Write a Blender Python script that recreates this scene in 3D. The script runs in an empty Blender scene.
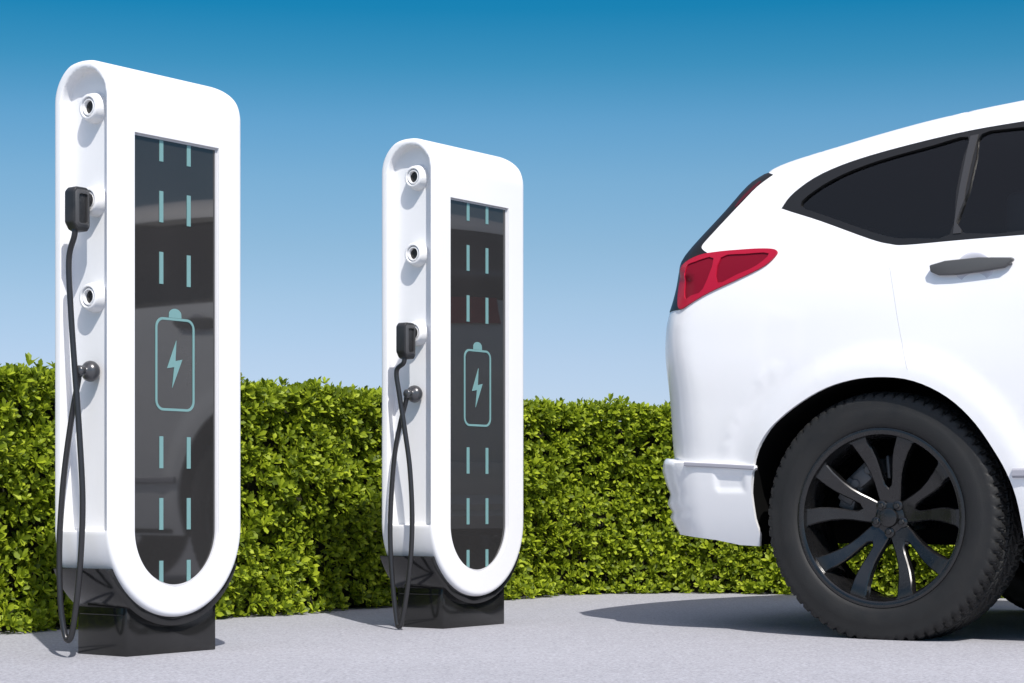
import bpy, bmesh, math, random
import numpy as np
from mathutils import Vector, Matrix
from mathutils.geometry import delaunay_2d_cdt

random.seed(7); rng = np.random.default_rng(11)
SC = bpy.context.scene
COL = SC.collection
R = math.radians

# ------------------------------------------------------------------ camera, sky, sun, exposure
cam_d = bpy.data.cameras.new('camera'); cam = bpy.data.objects.new('camera', cam_d); COL.objects.link(cam)
cam.location = (0, 0, .41); cam.rotation_euler = (R(90), 0, 0)
cam_d.sensor_width = 36; cam_d.lens = 36*2000/1024; cam_d.shift_y = 157.5/1024
cam_d.clip_start = .05; cam_d.clip_end = 2000
SC.camera = cam

SUN_L = Vector((-.25, .80, -1.0)).normalized()          # the way the light travels
world = bpy.data.worlds.new('World'); SC.world = world; world.use_nodes = True
nt = world.node_tree; nt.nodes.clear()
w_out = nt.nodes.new('ShaderNodeOutputWorld'); w_bg = nt.nodes.new('ShaderNodeBackground')
sky = nt.nodes.new('ShaderNodeTexSky'); sky.sky_type = 'NISHITA'; sky.sun_disc = False
sky.sun_elevation = math.asin(-SUN_L.z); sky.sun_rotation = R(162.6)
sky.air_density = 1.0; sky.dust_density = .35; sky.ozone_density = 2.2
tc = nt.nodes.new('ShaderNodeTexCoord'); sx = nt.nodes.new('ShaderNodeSeparateXYZ')
ramp = nt.nodes.new('ShaderNodeValToRGB'); mul = nt.nodes.new('ShaderNodeMix')
mul.data_type = 'RGBA'; mul.blend_type = 'MULTIPLY'; mul.inputs[0].default_value = 1
nt.links.new(tc.outputs['Generated'], sx.inputs[0]); nt.links.new(sx.outputs['Z'], ramp.inputs[0])
SKY_RAMP = [(0.0, (0.414, 0.448, 0.632)), (0.049, (0.414, 0.445, 0.614)), (0.069, (0.426, 0.447, 0.575)), (0.098, (0.414, 0.453, 0.532)), (0.125, (0.37, 0.445, 0.502)), (0.157, (0.315, 0.446, 0.502)), (0.185, (0.225, 0.424, 0.498)), (0.212, (0.099, 0.371, 0.449)), (0.24, (0.021, 0.324, 0.422)), (0.34, (.10, .38, .5)), (.5, (.8, .85, .82)), (.7, (2.4, 1.66, 1.18)), (1.0, (2.9, 1.85, 1.28))]
els = ramp.color_ramp.elements
els[0].position = SKY_RAMP[0][0]; els[0].color = (*SKY_RAMP[0][1], 1)
els[1].position = SKY_RAMP[-1][0]; els[1].color = (*SKY_RAMP[-1][1], 1)
for p, c in SKY_RAMP[1:-1]:
    e = els.new(p); e.color = (*c, 1)
nt.links.new(sky.outputs[0], mul.inputs[6]); nt.links.new(ramp.outputs[0], mul.inputs[7])
nt.links.new(mul.outputs[2], w_bg.inputs[0]); nt.links.new(w_bg.outputs[0], w_out.inputs[0])
w_bg.inputs[1].default_value = .15

sun_d = bpy.data.lights.new('sun', 'SUN'); sun_d.energy = 4.0; sun_d.angle = R(.5); sun_d.color = (1, .965, .91)
sun = bpy.data.objects.new('sun', sun_d); COL.objects.link(sun)
sun.rotation_euler = SUN_L.to_track_quat('-Z', 'Y').to_euler(); sun.location = (2, -6, 9)

SC.view_settings.view_transform = 'Standard'; SC.view_settings.look = 'None'
SC.view_settings.gamma = 1; SC.view_settings.use_curve_mapping = False
SC.view_settings.exposure = .35
SC.render.engine = 'CYCLES'
SC.cycles.max_bounces = 8; SC.cycles.transparent_max_bounces = 12

# ------------------------------------------------------------------ helpers
def tag(o, label=None, cat=None, group=None, kind=None):
    if label: o['label'] = label
    if cat: o['category'] = cat
    if group: o['group'] = group
    if kind: o['kind'] = kind
    return o

def empty(name, loc, rz=0):
    o = bpy.data.objects.new(name, None); COL.objects.link(o)
    o.location = loc; o.rotation_euler = (0, 0, rz); o.empty_display_size = .1
    return o

def link(name, me, mat, parent=None):
    o = bpy.data.objects.new(name, me); COL.objects.link(o)
    if mat and not len(me.materials): me.materials.append(mat)
    if parent: o.parent = parent
    return o

def mesh_pydata(name, v, f, smooth=True, angle=35):
    me = bpy.data.meshes.new(name); me.from_pydata([tuple(p) for p in v], [], [tuple(q) for q in f]); me.update()
    if smooth:
        for p in me.polygons: p.use_smooth = True
        if angle: me.set_sharp_from_angle(angle=R(angle))
    return me

def bm_mesh(name, bm, smooth=True, angle=35, normals=True):
    if normals: bmesh.ops.recalc_face_normals(bm, faces=bm.faces)
    me = bpy.data.meshes.new(name); bm.to_mesh(me); bm.free()
    if smooth:
        for p in me.polygons: p.use_smooth = True
        if angle: me.set_sharp_from_angle(angle=R(angle))
    return me

def bm_box(bm, x0, x1, y0, y1, z0, z1, bevel=0, seg=2, mat=None):
    b = bmesh.new(); bmesh.ops.create_cube(b, size=1)
    for v in b.verts: v.co = Vector((x0+(v.co.x+.5)*(x1-x0), y0+(v.co.y+.5)*(y1-y0), z0+(v.co.z+.5)*(z1-z0)))
    if bevel: bmesh.ops.bevel(b, geom=list(b.edges), offset=bevel, segments=seg, profile=.5, affect='EDGES')
    if mat is not None: bmesh.ops.transform(b, matrix=mat, verts=b.verts)
    t = bpy.data.meshes.new('t'); b.to_mesh(t); b.free(); bm.from_mesh(t); bpy.data.meshes.remove(t)

def bm_lathe(bm, prof, n=48, mat=None, caps=True):
    # prof: (radius, along) about the local X axis
    rings = []
    for r, x in prof:
        if r < 1e-6: rings.append([bm.verts.new((x, 0, 0))])
        else: rings.append([bm.verts.new((x, r*math.cos(2*math.pi*k/n), r*math.sin(2*math.pi*k/n))) for k in range(n)])
    vs = [v for g in rings for v in g]
    for a, b in zip(rings, rings[1:]):
        for k in range(n):
            j = (k+1) % n
            if len(a) == 1 and len(b) == 1: continue
            if len(a) == 1: bm.faces.new((a[0], b[k], b[j]))
            elif len(b) == 1: bm.faces.new((a[k], b[0], a[j]))
            else: bm.faces.new((a[k], b[k], b[j], a[j]))
    if mat is not None: bmesh.ops.transform(bm, matrix=mat, verts=vs)
    return vs

def bm_prism(bm, poly, axis_a, axis_b, axis_t, t0, t1, org=Vector((0, 0, 0)), bevel=0, seg=2):
    b = bmesh.new()
    A, B, T = Vector(axis_a), Vector(axis_b), Vector(axis_t)
    lo = [b.verts.new(org+A*p[0]+B*p[1]+T*t0) for p in poly]
    f = b.faces.new(lo)
    ex = bmesh.ops.extrude_face_region(b, geom=[f])
    bmesh.ops.translate(b, vec=T*(t1-t0), verts=[g for g in ex['geom'] if isinstance(g, bmesh.types.BMVert)])
    bmesh.ops.recalc_face_normals(b, faces=b.faces)
    if bevel:
        es = [e for e in b.edges if len(e.link_faces) == 2 and e.calc_face_angle() > R(30)]
        bmesh.ops.bevel(b, geom=es, offset=bevel, segments=seg, profile=.5, affect='EDGES', clamp_overlap=True)
    t = bpy.data.meshes.new('t'); b.to_mesh(t); b.free(); bm.from_mesh(t); bpy.data.meshes.remove(t)

def catmull(pts, n=10, closed=False):
    P = [np.array(p, float) for p in pts]; out = []
    m = len(P)
    for i in range(m if closed else m-1):
        if closed: p0, p1, p2, p3 = P[i-1], P[i], P[(i+1) % m], P[(i+2) % m]
        else: p0, p1, p2, p3 = P[max(i-1, 0)], P[i], P[i+1], P[min(i+2, m-1)]
        for k in range(n):
            t = k/n
            out.append(.5*((2*p1)+(-p0+p2)*t+(2*p0-5*p1+4*p2-p3)*t*t+(-p0+3*p1-3*p2+p3)*t**3))
    if not closed: out.append(P[-1])
    return out

def bm_tube(bm, path, r, n=12):
    path = [Vector(p) for p in path]; rings = []
    up = Vector((.3, .9, .1)); prev = None
    for i, p in enumerate(path):
        t = (path[min(i+1, len(path)-1)]-path[max(i-1, 0)]).normalized()
        if prev is None: prev = t.cross(up).normalized()
        a = (prev-t*prev.dot(t)).normalized(); b = t.cross(a); prev = a
        rings.append([bm.verts.new(p+(a*math.cos(2*math.pi*k/n)+b*math.sin(2*math.pi*k/n))*r) for k in range(n)])
    for g, h in zip(rings, rings[1:]):
        for k in range(n): bm.faces.new((g[k], g[(k+1) % n], h[(k+1) % n], h[k]))
    bm.faces.new(rings[0]); bm.faces.new(rings[-1][::-1])

# ------------------------------------------------------------------ materials
def principled(name, base, rough=.5, **kw):
    m = bpy.data.materials.new(name); m.use_nodes = True
    b = m.node_tree.nodes['Principled BSDF']
    b.inputs['Base Color'].default_value = (*base, 1); b.inputs['Roughness'].default_value = rough
    for k, v in kw.items():
        b.inputs[k.replace('_', ' ')].default_value = v
    return m

def wear(m, scale, c0, c1, rough0=None, rough1=None, bump=0, bscale=None, detail=6):
    # a little unevenness over an object's own coordinates
    n = m.node_tree; b = n.nodes['Principled BSDF']
    t = n.nodes.new('ShaderNodeTexCoord'); x = n.nodes.new('ShaderNodeTexNoise')
    x.inputs['Scale'].default_value = scale; x.inputs['Detail'].default_value = detail
    n.links.new(t.outputs['Object'], x.inputs['Vector'])
    r = n.nodes.new('ShaderNodeValToRGB'); r.color_ramp.elements[0].position = .35; r.color_ramp.elements[1].position = .65
    r.color_ramp.elements[0].color = (*c0, 1); r.color_ramp.elements[1].color = (*c1, 1)
    n.links.new(x.outputs['Fac'], r.inputs[0]); n.links.new(r.outputs[0], b.inputs['Base Color'])
    if rough0 is not None:
        mr = n.nodes.new('ShaderNodeMapRange'); mr.inputs[1].default_value = .3; mr.inputs[2].default_value = .7
        mr.inputs[3].default_value = rough0; mr.inputs[4].default_value = rough1
        n.links.new(x.outputs['Fac'], mr.inputs[0]); n.links.new(mr.outputs[0], b.inputs['Roughness'])
    if bump:
        y = n.nodes.new('ShaderNodeTexNoise'); y.inputs['Scale'].default_value = bscale; y.inputs['Detail'].default_value = 4
        n.links.new(t.outputs['Object'], y.inputs['Vector'])
        bp = n.nodes.new('ShaderNodeBump'); bp.inputs['Strength'].default_value = bump; bp.inputs['Distance'].default_value = .002
        n.links.new(y.outputs['Fac'], bp.inputs['Height']); n.links.new(bp.outputs[0], b.inputs['Normal'])
    return m

M = {}
M['shell'] = wear(principled('white_shell', (.8, .8, .81), .38, Coat_Weight=.25, Coat_Roughness=.15), 2.2, (.77, .77, .78), (.80, .80, .805), .34, .44)
M['paint'] = wear(principled('white_car_paint', (.8, .8, .81), .35, Coat_Weight=.6, Coat_Roughness=.06), 1.6, (.80, .80, .81), (.83, .83, .835), .32, .40)
M['black'] = wear(principled('black_gloss_plastic', (.012, .012, .012), .3), 9, (.011, .011, .011), (.015, .015, .015), .10, .16)
M['screen'] = wear(principled('dark_display_glass', (.026, .026, .027), .03, IOR=1.7), 3, (.024, .0235, .0235), (.029, .028, .028), .02, .04)
M['teal'] = principled('pale_teal_print', (.155, .30, .30), .45)
M['lip'] = principled('grey_screen_seal', (.50, .50, .52), .4)
M['hole'] = principled('black_socket_core', (.01, .01, .01), .5)
M['plug'] = wear(principled('charcoal_plug_plastic', (.03, .03, .031), .42), 30, (.016, .016, .017), (.022, .022, .023), .34, .5)
M['grip'] = principled('grey_grip_frame', (.055, .055, .057), .4)
M['hose'] = principled('dark_grey_hose_rubber', (.020, .020, .022), .3)
M['knob'] = principled('dark_metal_knob', (.10, .10, .105), .28, Metallic=.6)
M['rubber'] = wear(principled('tyre_rubber', (.007, .007, .007), .6), 14, (.006, .006, .006), (.009, .009, .009), .55, .72, .25, 260)
M['rim'] = wear(principled('satin_black_alloy', (.007, .007, .0075), .26, Coat_Weight=.3, Coat_Roughness=.12), 20, (.006, .006, .0065), (.009, .009, .0095), .22, .32)
M['caliper'] = principled('dark_cast_iron', (.10, .10, .102), .5, Metallic=.3)
M['well'] = principled('wheel_well_felt', (.006, .006, .006), .9, Specular_IOR_Level=.05)
M['trim'] = principled('black_window_trim', (.007, .0068, .0068), .42)
M['cabin'] = principled('dark_cabin_trim', (.018, .017, .017), .7)
M['red'] = principled('red_tail_lamp_plastic', (.40, .008, .032), .3, Specular_IOR_Level=.3)
M['redd'] = principled('deep_red_lamp_lens', (.19, .004, .016), .32, Specular_IOR_Level=.2)
M['brake'] = principled('dark_red_brake_lens', (.075, .003, .008), .3)
M['cup'] = principled('pale_grey_handle_cup', (.55, .55, .60), .4)
M['pill'] = principled('grey_pillar_trim', (.032, .032, .034), .45)
M['handle'] = principled('grey_handle_plastic', (.075, .075, .075), .42)
M['strip'] = principled('grey_trim_and_ledge_shade', (.32, .32, .36), .4)  # grey of the sill moulding, also painted shade under the bumper ledge
M['lamp'] = principled('clear_lamp_lens', (.5, .52, .55), .1)

def glass_mat(name, tint):
    m = bpy.data.materials.new(name); m.use_nodes = True; n = m.node_tree; n.nodes.clear()
    o = n.nodes.new('ShaderNodeOutputMaterial'); t = n.nodes.new('ShaderNodeBsdfTransparent'); g = n.nodes.new('ShaderNodeBsdfGlossy')
    f = n.nodes.new('ShaderNodeFresnel'); x = n.nodes.new('ShaderNodeMixShader')
    f.inputs[0].default_value = 1.5; t.inputs[0].default_value = (*tint, 1); g.inputs[0].default_value = (.9, .9, .9, 1); g.inputs[1].default_value = .01
    n.links.new(f.outputs[0], x.inputs[0]); n.links.new(t.outputs[0], x.inputs[1]); n.links.new(g.outputs[0], x.inputs[2]); n.links.new(x.outputs[0], o.inputs[0])
    return m
M['glass'] = glass_mat('tinted_window_glass', (.55, .62, .66))
M['rglass'] = principled('dark_tailgate_glass', (.012, .013, .02), .05)

# ground: fine pale lilac-grey screed with aggregate speckle
def ground_mat():
    m = principled('pale_grey_paving', (.33, .33, .35), .85); n = m.node_tree; b = n.nodes['Principled BSDF']
    t = n.nodes.new('ShaderNodeTexCoord')
    def noise(sc, det, rough=.6):
        x = n.nodes.new('ShaderNodeTexNoise'); x.inputs['Scale'].default_value = sc; x.inputs['Detail'].default_value = det
        x.inputs['Roughness'].default_value = rough; n.links.new(t.outputs['Object'], x.inputs['Vector']); return x
    fine, mid, big = noise(95, 6, .8), noise(22, 5), noise(.9, 5)
    def mr(src, a, bb, c, d):
        k = n.nodes.new('ShaderNodeMapRange'); k.inputs[1].default_value = a; k.inputs[2].default_value = bb; k.inputs[3].default_value = c; k.inputs[4].default_value = d
        n.links.new(src, k.inputs[0]); return k.outputs[0]
    def mth(op, a, bb):
        k = n.nodes.new('ShaderNodeMath'); k.operation = op; n.links.new(a, k.inputs[0]); n.links.new(bb, k.inputs[1]); return k.outputs[0]
    v = mth('MULTIPLY', mth('MULTIPLY', mr(fine.outputs[0], .32, .68, .50, 1.46), mr(mid.outputs[0], .3, .7, .90, 1.08)), mr(big.outputs[0], .3, .7, .95, 1.05))
    c = n.nodes.new('ShaderNodeMix'); c.data_type = 'RGBA'; c.blend_type = 'MULTIPLY'; c.inputs[0].default_value = 1
    c.inputs[6].default_value = (.338, .340, .374, 1); n.links.new(v, c.inputs[7]); n.links.new(c.outputs[2], b.inputs['Base Color'])
    bp = n.nodes.new('ShaderNodeBump'); bp.inputs['Strength'].default_value = .35; bp.inputs['Distance'].default_value = .003
    n.links.new(fine.outputs[0], bp.inputs['Height']); n.links.new(bp.outputs[0], b.inputs['Normal'])
    return m

def leaf_mat():
    m = bpy.data.materials.new('hedge_leaf'); m.use_nodes = True; n = m.node_tree; n.nodes.clear()
    o = n.nodes.new('ShaderNodeOutputMaterial'); p = n.nodes.new('ShaderNodeBsdfPrincipled'); tr = n.nodes.new('ShaderNodeBsdfTranslucent')
    x = n.nodes.new('ShaderNodeMixShader'); x.inputs[0].default_value = .45
    g = n.nodes.new('ShaderNodeNewGeometry'); r = n.nodes.new('ShaderNodeValToRGB')
    e = r.color_ramp.elements; e[0].position = 0; e[0].color = (.09, .135, .011, 1); e[1].position = 1; e[1].color = (.52, .61, .044, 1)
    for pos, c in ((.35, (.215, .29, .017)), (.7, (.35, .435, .024))):
        k = e.new(pos); k.color = (*c, 1)
    n.links.new(g.outputs['Random Per Island'], r.inputs[0])
    n.links.new(r.outputs[0], p.inputs['Base Color']); n.links.new(r.outputs[0], tr.inputs[0])
    p.inputs['Roughness'].default_value = .5; p.inputs['Specular IOR Level'].default_value = .3
    n.links.new(p.outputs[0], x.inputs[1]); n.links.new(tr.outputs[0], x.inputs[2]); n.links.new(x.outputs[0], o.inputs[0])
    return m
M['ground'] = ground_mat(); M['leaf'] = leaf_mat()
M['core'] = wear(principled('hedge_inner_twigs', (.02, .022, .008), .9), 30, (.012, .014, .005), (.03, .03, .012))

# ------------------------------------------------------------------ ground
gme = mesh_pydata('ground', [(-400, -400, 0), (400, -400, 0), (400, 400, 0), (-400, 400, 0)], [(0, 1, 2, 3)], False)
tag(link('ground', gme, M['ground']), kind='structure')

# ------------------------------------------------------------------ hedge: a clipped hedge that turns a rounded corner
HEDGE = [(-2.75, 4.39), (-1.54, 6.03), (-.97, 6.80), (-.60, 7.30), (-.20, 7.85), (.10, 8.25), (.38, 8.56), (.77, 8.66), (1.19, 8.56), (1.62, 8.40), (2.5, 8.05), (3.6, 7.6)]
HH, HT = .80, .55
def build_hedge():
    pts = catmull(HEDGE, 24)
    L = [0]
    for a, b in zip(pts, pts[1:]): L.append(L[-1]+float(np.hypot(*(b-a))))
    L = np.array(L); P = np.array(pts)
    def at(s):
        x = np.interp(s, L, P[:, 0]); y = np.interp(s, L, P[:, 1])
        e = .02
        tx = np.interp(s+e, L, P[:, 0])-np.interp(s-e, L, P[:, 0]); ty = np.interp(s+e, L, P[:, 1])-np.interp(s-e, L, P[:, 1])
        q = np.hypot(tx, ty)+1e-9
        return x, y, ty/q, -tx/q           # outward (towards the yard) normal
    tot = L[-1]
    root = empty('hedge', (float(P[len(P)//2][0]), float(P[len(P)//2][1]), 0))
    tag(root, 'clipped green hedge with dense glossy leaves running behind both chargers and the car', 'hedge')
    ox, oy = root.location.x, root.location.y
    # whorl centres: front face, top face, stray sprigs, back face
    C, Nn, Sz = [], [], []
    def put(s, depth, z, nz, outw, size):
        x, y, nx, ny = at(s)
        C.append(np.stack([x-nx*depth-ox, y-ny*depth-oy, z], 1)); Nn.append(np.stack([nx*outw, ny*outw, nz], 1)); Sz.append(size)
    n = int(tot*HH*2500)
    s = rng.uniform(0, tot, n); z = rng.uniform(.005, HH, n)
    lump = .018*np.sin(s*9+2*np.sin(z*7))+.016*np.sin(z*13+s*5)+.012*np.sin(s*23-z*17)
    dep = np.abs(rng.normal(0, .055, n))+lump+.03-.02*(z < .05)+np.maximum(0, z-.74)**1.5*1.2
    put(s, dep, z, rng.normal(.55, .45, n), np.ones(n), rng.uniform(.75, 1.2, n))
    n = int(tot*HT*1300)
    s = rng.uniform(0, tot, n)
    put(s, rng.uniform(.02, HT, n), HH-.02+rng.normal(0, .016, n)+.012*np.sin(s*11)+.010*np.sin(s*27+1), np.ones(n)*1.4, rng.normal(0, .5, n), rng.uniform(.75, 1.15, n))
    n = int(tot*16)
    s = rng.uniform(0, tot, n)
    put(s, rng.uniform(.0, .3, n), HH+rng.uniform(-.01, .03, n), np.ones(n)*2.2, rng.normal(0, .5, n), rng.uniform(.9, 1.25, n))
    n = int(tot*230)
    s = rng.uniform(0, tot, n)
    put(s, rng.uniform(.02, .12, n), rng.uniform(HH-.08, HH, n), rng.normal(.8, .4, n), np.ones(n), rng.uniform(.75, 1.15, n))
    n = int(tot*HH*500)
    s = rng.uniform(0, tot, n)
    put(s, HT+rng.normal(0, .03, n), rng.uniform(.01, HH, n), rng.normal(.5, .5, n), -np.ones(n), rng.uniform(.8, 1.2, n))
    for se, sg in ((0, -1), (tot, 1)):
        n = 420
        put(np.full(n, se)+rng.normal(0, .03, n), rng.uniform(0, HT, n), rng.uniform(.01, HH, n), rng.normal(.5, .5, n), rng.normal(0, 1, n), rng.uniform(.8, 1.2, n))
    C = np.concatenate(C); Nn = np.concatenate(Nn); Sz = np.concatenate(Sz)
    Nn = Nn+rng.normal(0, .28, Nn.shape); Nn /= np.linalg.norm(Nn, axis=1, keepdims=True)
    # leaf template: length along x, width y, z up; obovate with a folded midrib
    T = np.array([(0, 0, 0), (.36, .15, .035), (.36, 0, 0), (.36, -.15, .035), (.74, .21, .03), (.74, 0, -.015), (.74, -.21, .03), (1.0, 0, -.05)])
    F = [(0, 2, 1), (0, 3, 2), (1, 2, 5, 4), (2, 3, 6, 5), (4, 5, 7), (5, 6, 7)]
    k = 8
    C = np.repeat(C, k, 0); Nn = np.repeat(Nn, k, 0); Sz = np.repeat(Sz, k)
    m = len(C)
    ref = np.where(np.abs(Nn[:, 2:3]) < .9, np.array([[0, 0, 1.]]), np.array([[1., 0, 0]]))
    A = np.cross(ref, Nn); A /= np.linalg.norm(A, axis=1, keepdims=True); B = np.cross(Nn, A)
    ph = np.tile(np.arange(k)*2.4, m//k)+np.repeat(rng.uniform(0, 6.28, m//k), k)+rng.normal(0, .2, m)
    tilt = np.tile(np.linspace(R(18), R(80), k), m//k)+rng.normal(0, .16, m)
    lat = A*np.cos(ph)[:, None]+B*np.sin(ph)[:, None]
    X = Nn*np.cos(tilt)[:, None]+lat*np.sin(tilt)[:, None]
    Y = np.cross(Nn, lat); Z = np.cross(X, Y)
    ln = Sz*rng.uniform(.022, .039, m)
    V = C[:, None, :]+ln[:, None, None]*(T[None, :, 0:1]*X[:, None, :]+T[None, :, 1:2]*Y[:, None, :]+T[None, :, 2:3]*Z[:, None, :])
    V[:, :, 2] = np.maximum(V[:, :, 2], .002)
    nv = len(T); V = V.reshape(-1, 3)
    idx = []; sizes = [len(f) for f in F]
    loops = np.concatenate([np.array(f) for f in F])
    LI = (np.arange(m)[:, None]*nv+loops[None, :]).reshape(-1)
    st = np.cumsum([0]+sizes[:-1]); LS = (np.arange(m)[:, None]*len(loops)+st[None, :]).reshape(-1)
    LT = np.tile(sizes, m)
    me = bpy.data.meshes.new('foliage')
    me.vertices.add(len(V)); me.vertices.foreach_set('co', V.astype(np.float32).ravel())
    me.loops.add(len(LI)); me.loops.foreach_set('vertex_index', LI.astype(np.int32))
    me.polygons.add(len(LS)); me.polygons.foreach_set('loop_start', LS.astype(np.int32)); me.polygons.foreach_set('loop_total', LT.astype(np.int32))
    me.polygons.foreach_set('use_smooth', np.ones(len(LS), bool))
    me.update(calc_edges=True)
    link('foliage', me, M['leaf'], root)
    # inner twig mass
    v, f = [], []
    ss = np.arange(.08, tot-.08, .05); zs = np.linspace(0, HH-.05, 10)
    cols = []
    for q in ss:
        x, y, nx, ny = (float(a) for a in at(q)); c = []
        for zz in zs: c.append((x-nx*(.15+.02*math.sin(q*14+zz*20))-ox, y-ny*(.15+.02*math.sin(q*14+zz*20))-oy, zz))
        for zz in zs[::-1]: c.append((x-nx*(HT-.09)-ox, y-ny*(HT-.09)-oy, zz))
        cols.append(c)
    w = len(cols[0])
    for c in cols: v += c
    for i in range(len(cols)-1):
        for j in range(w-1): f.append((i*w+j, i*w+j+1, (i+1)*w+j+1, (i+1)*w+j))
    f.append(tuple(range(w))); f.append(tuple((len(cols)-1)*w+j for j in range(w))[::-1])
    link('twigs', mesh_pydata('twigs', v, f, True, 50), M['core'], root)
build_hedge()
# ------------------------------------------------------------------ charging pillar
# local frame: x along the screen face (u), y from the screen face to the back (v), z up
UC, UA = .155, .240                 # centre and half width
V0, V1, HTOP, HBOT = -.03, .187, 1.549, .098
CH_FLOOR = -.085+.034                # floor of the socket channel

def sd_rbox(x, y, hx, hy, r_tr, r_tl, r_br, r_bl):
    r = np.where(y > 0, np.where(x > 0, r_tr, r_tl), np.where(x > 0, r_br, r_bl))
    qx = np.abs(x)-hx+r; qy = np.abs(y)-hy+r
    return np.minimum(np.maximum(qx, qy), 0)+np.hypot(np.maximum(qx, 0), np.maximum(qy, 0))-r
def round_and(a, b, r):
    return np.minimum(-r, np.maximum(a, b))+np.hypot(np.maximum(r+a, 0), np.maximum(r+b, 0))
def body_sdf(u, v, h):
    A = sd_rbox(u-UC, h-(HTOP+HBOT)/2, UA, (HTOP-HBOT)/2, 0.062, .018, UA-.0005, UA-.0005)
    D = (V1-V0)/2
    B = sd_rbox(v-(V0+V1)/2, h-(HTOP-.9), D, .9, D-.0005, D-.0005, .001, .001)
    s = round_and(A, B, .013)
    c0, c1 = V0+.014, V1-.030
    Cc = sd_rbox(v-(c0+c1)/2, h-(.328+1.523)/2, (c1-c0)/2, (1.523-.328)/2, (c1-c0)/2-.0005, (c1-c0)/2-.0005, .006, .006)
    C = round_and(Cc, u-CH_FLOOR, .005)
    return round_and(s, -C, .005)

def surface_net(fn, lo, hi, cell):
    n = [int(math.ceil((b-a)/cell))+1 for a, b in zip(lo, hi)]
    ax = [lo[i]+cell*np.arange(n[i]) for i in range(3)]
    G = fn(ax[0][:, None, None], ax[1][None, :, None], ax[2][None, None, :]).astype(np.float32)
    S = G < 0
    cn = [k-1 for k in n]
    acc = np.zeros((*cn, 3), np.float32); cnt = np.zeros(cn, np.float32)
    def cor(a, o): return a[o[0]:o[0]+cn[0], o[1]:o[1]+cn[1], o[2]:o[2]+cn[2]]
    for axis in range(3):
        o1, o2 = [(1, 2), (0, 2), (0, 1)][axis]
        for p in (0, 1):
            for q in (0, 1):
                a = [0, 0, 0]; a[o1] = p; a[o2] = q; b = list(a); b[axis] = 1
                ga, gb = cor(G, a), cor(G, b); m = cor(S, a) != cor(S, b)
                t = np.where(m, ga/np.where(m, ga-gb, 1), 0)
                for k in range(3):
                    acc[..., k] += np.where(m, (t if k == axis else a[k]), 0)
                cnt += m
    act = cnt > 0; idx = -np.ones(cn, int); idx[act] = np.arange(act.sum())
    ijk = np.argwhere(act)
    V = np.array(lo)+cell*(ijk+acc[act]/cnt[act][:, None])
    for _ in range(4):
        e = 5e-4; d = fn(V[:, 0], V[:, 1], V[:, 2])
        g = np.stack([fn(V[:, 0]+e*(k == 0), V[:, 1]+e*(k == 1), V[:, 2]+e*(k == 2))-fn(V[:, 0]-e*(k == 0), V[:, 1]-e*(k == 1), V[:, 2]-e*(k == 2)) for k in range(3)], 1)/(2*e)
        V = V-(d/np.maximum((g**2).sum(1), .25))[:, None]*g
    Q = []
    for axis in range(3):
        o1, o2 = [(1, 2), (2, 0), (0, 1)][axis]
        sl = [slice(None)]*3; sl[axis] = slice(0, -1); s0 = S[tuple(sl)]; sl[axis] = slice(1, None); s1 = S[tuple(sl)]
        e = np.argwhere(s0 != s1); ins = s0[tuple(e.T)]
        ok = (e[:, o1] > 0) & (e[:, o2] > 0) & (e[:, o1] < n[o1]-1) & (e[:, o2] < n[o2]-1); e = e[ok]; ins = ins[ok]
        q = []
        for p, r in ((0, 0), (1, 0), (1, 1), (0, 1)):
            c = e.copy(); c[:, o1] -= p; c[:, o2] -= r; q.append(idx[tuple(c.T)])
        q = np.stack(q, 1); q[~ins] = q[~ins][:, ::-1]; Q.append(q)
    return V, np.concatenate(Q)

SCR_U0, SCR_U1, SCR_TOP, SCR_C = .001, .305, 1.360, .330
def screen_outline(grow=0, n=40):
    uc, hw = (SCR_U0+SCR_U1)/2, (SCR_U1-SCR_U0)/2+grow
    return [(uc+hw, SCR_TOP+grow), (uc-hw, SCR_TOP+grow)]+[(uc+hw*math.cos(math.pi+math.pi*k/n), SCR_C+hw*math.sin(math.pi+math.pi*k/n)) for k in range(n+1)]
def bool_cut(me, cut_me):
    a = bpy.data.objects.new('a', me); b = bpy.data.objects.new('b', cut_me); COL.objects.link(a); COL.objects.link(b)
    md = a.modifiers.new('m', 'BOOLEAN'); md.operation = 'DIFFERENCE'; md.solver = 'EXACT'; md.object = b
    dg = bpy.context.evaluated_depsgraph_get(); dg.update()
    out = bpy.data.meshes.new_from_object(a.evaluated_get(dg))
    bpy.data.objects.remove(a); bpy.data.objects.remove(b)
    return out

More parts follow.
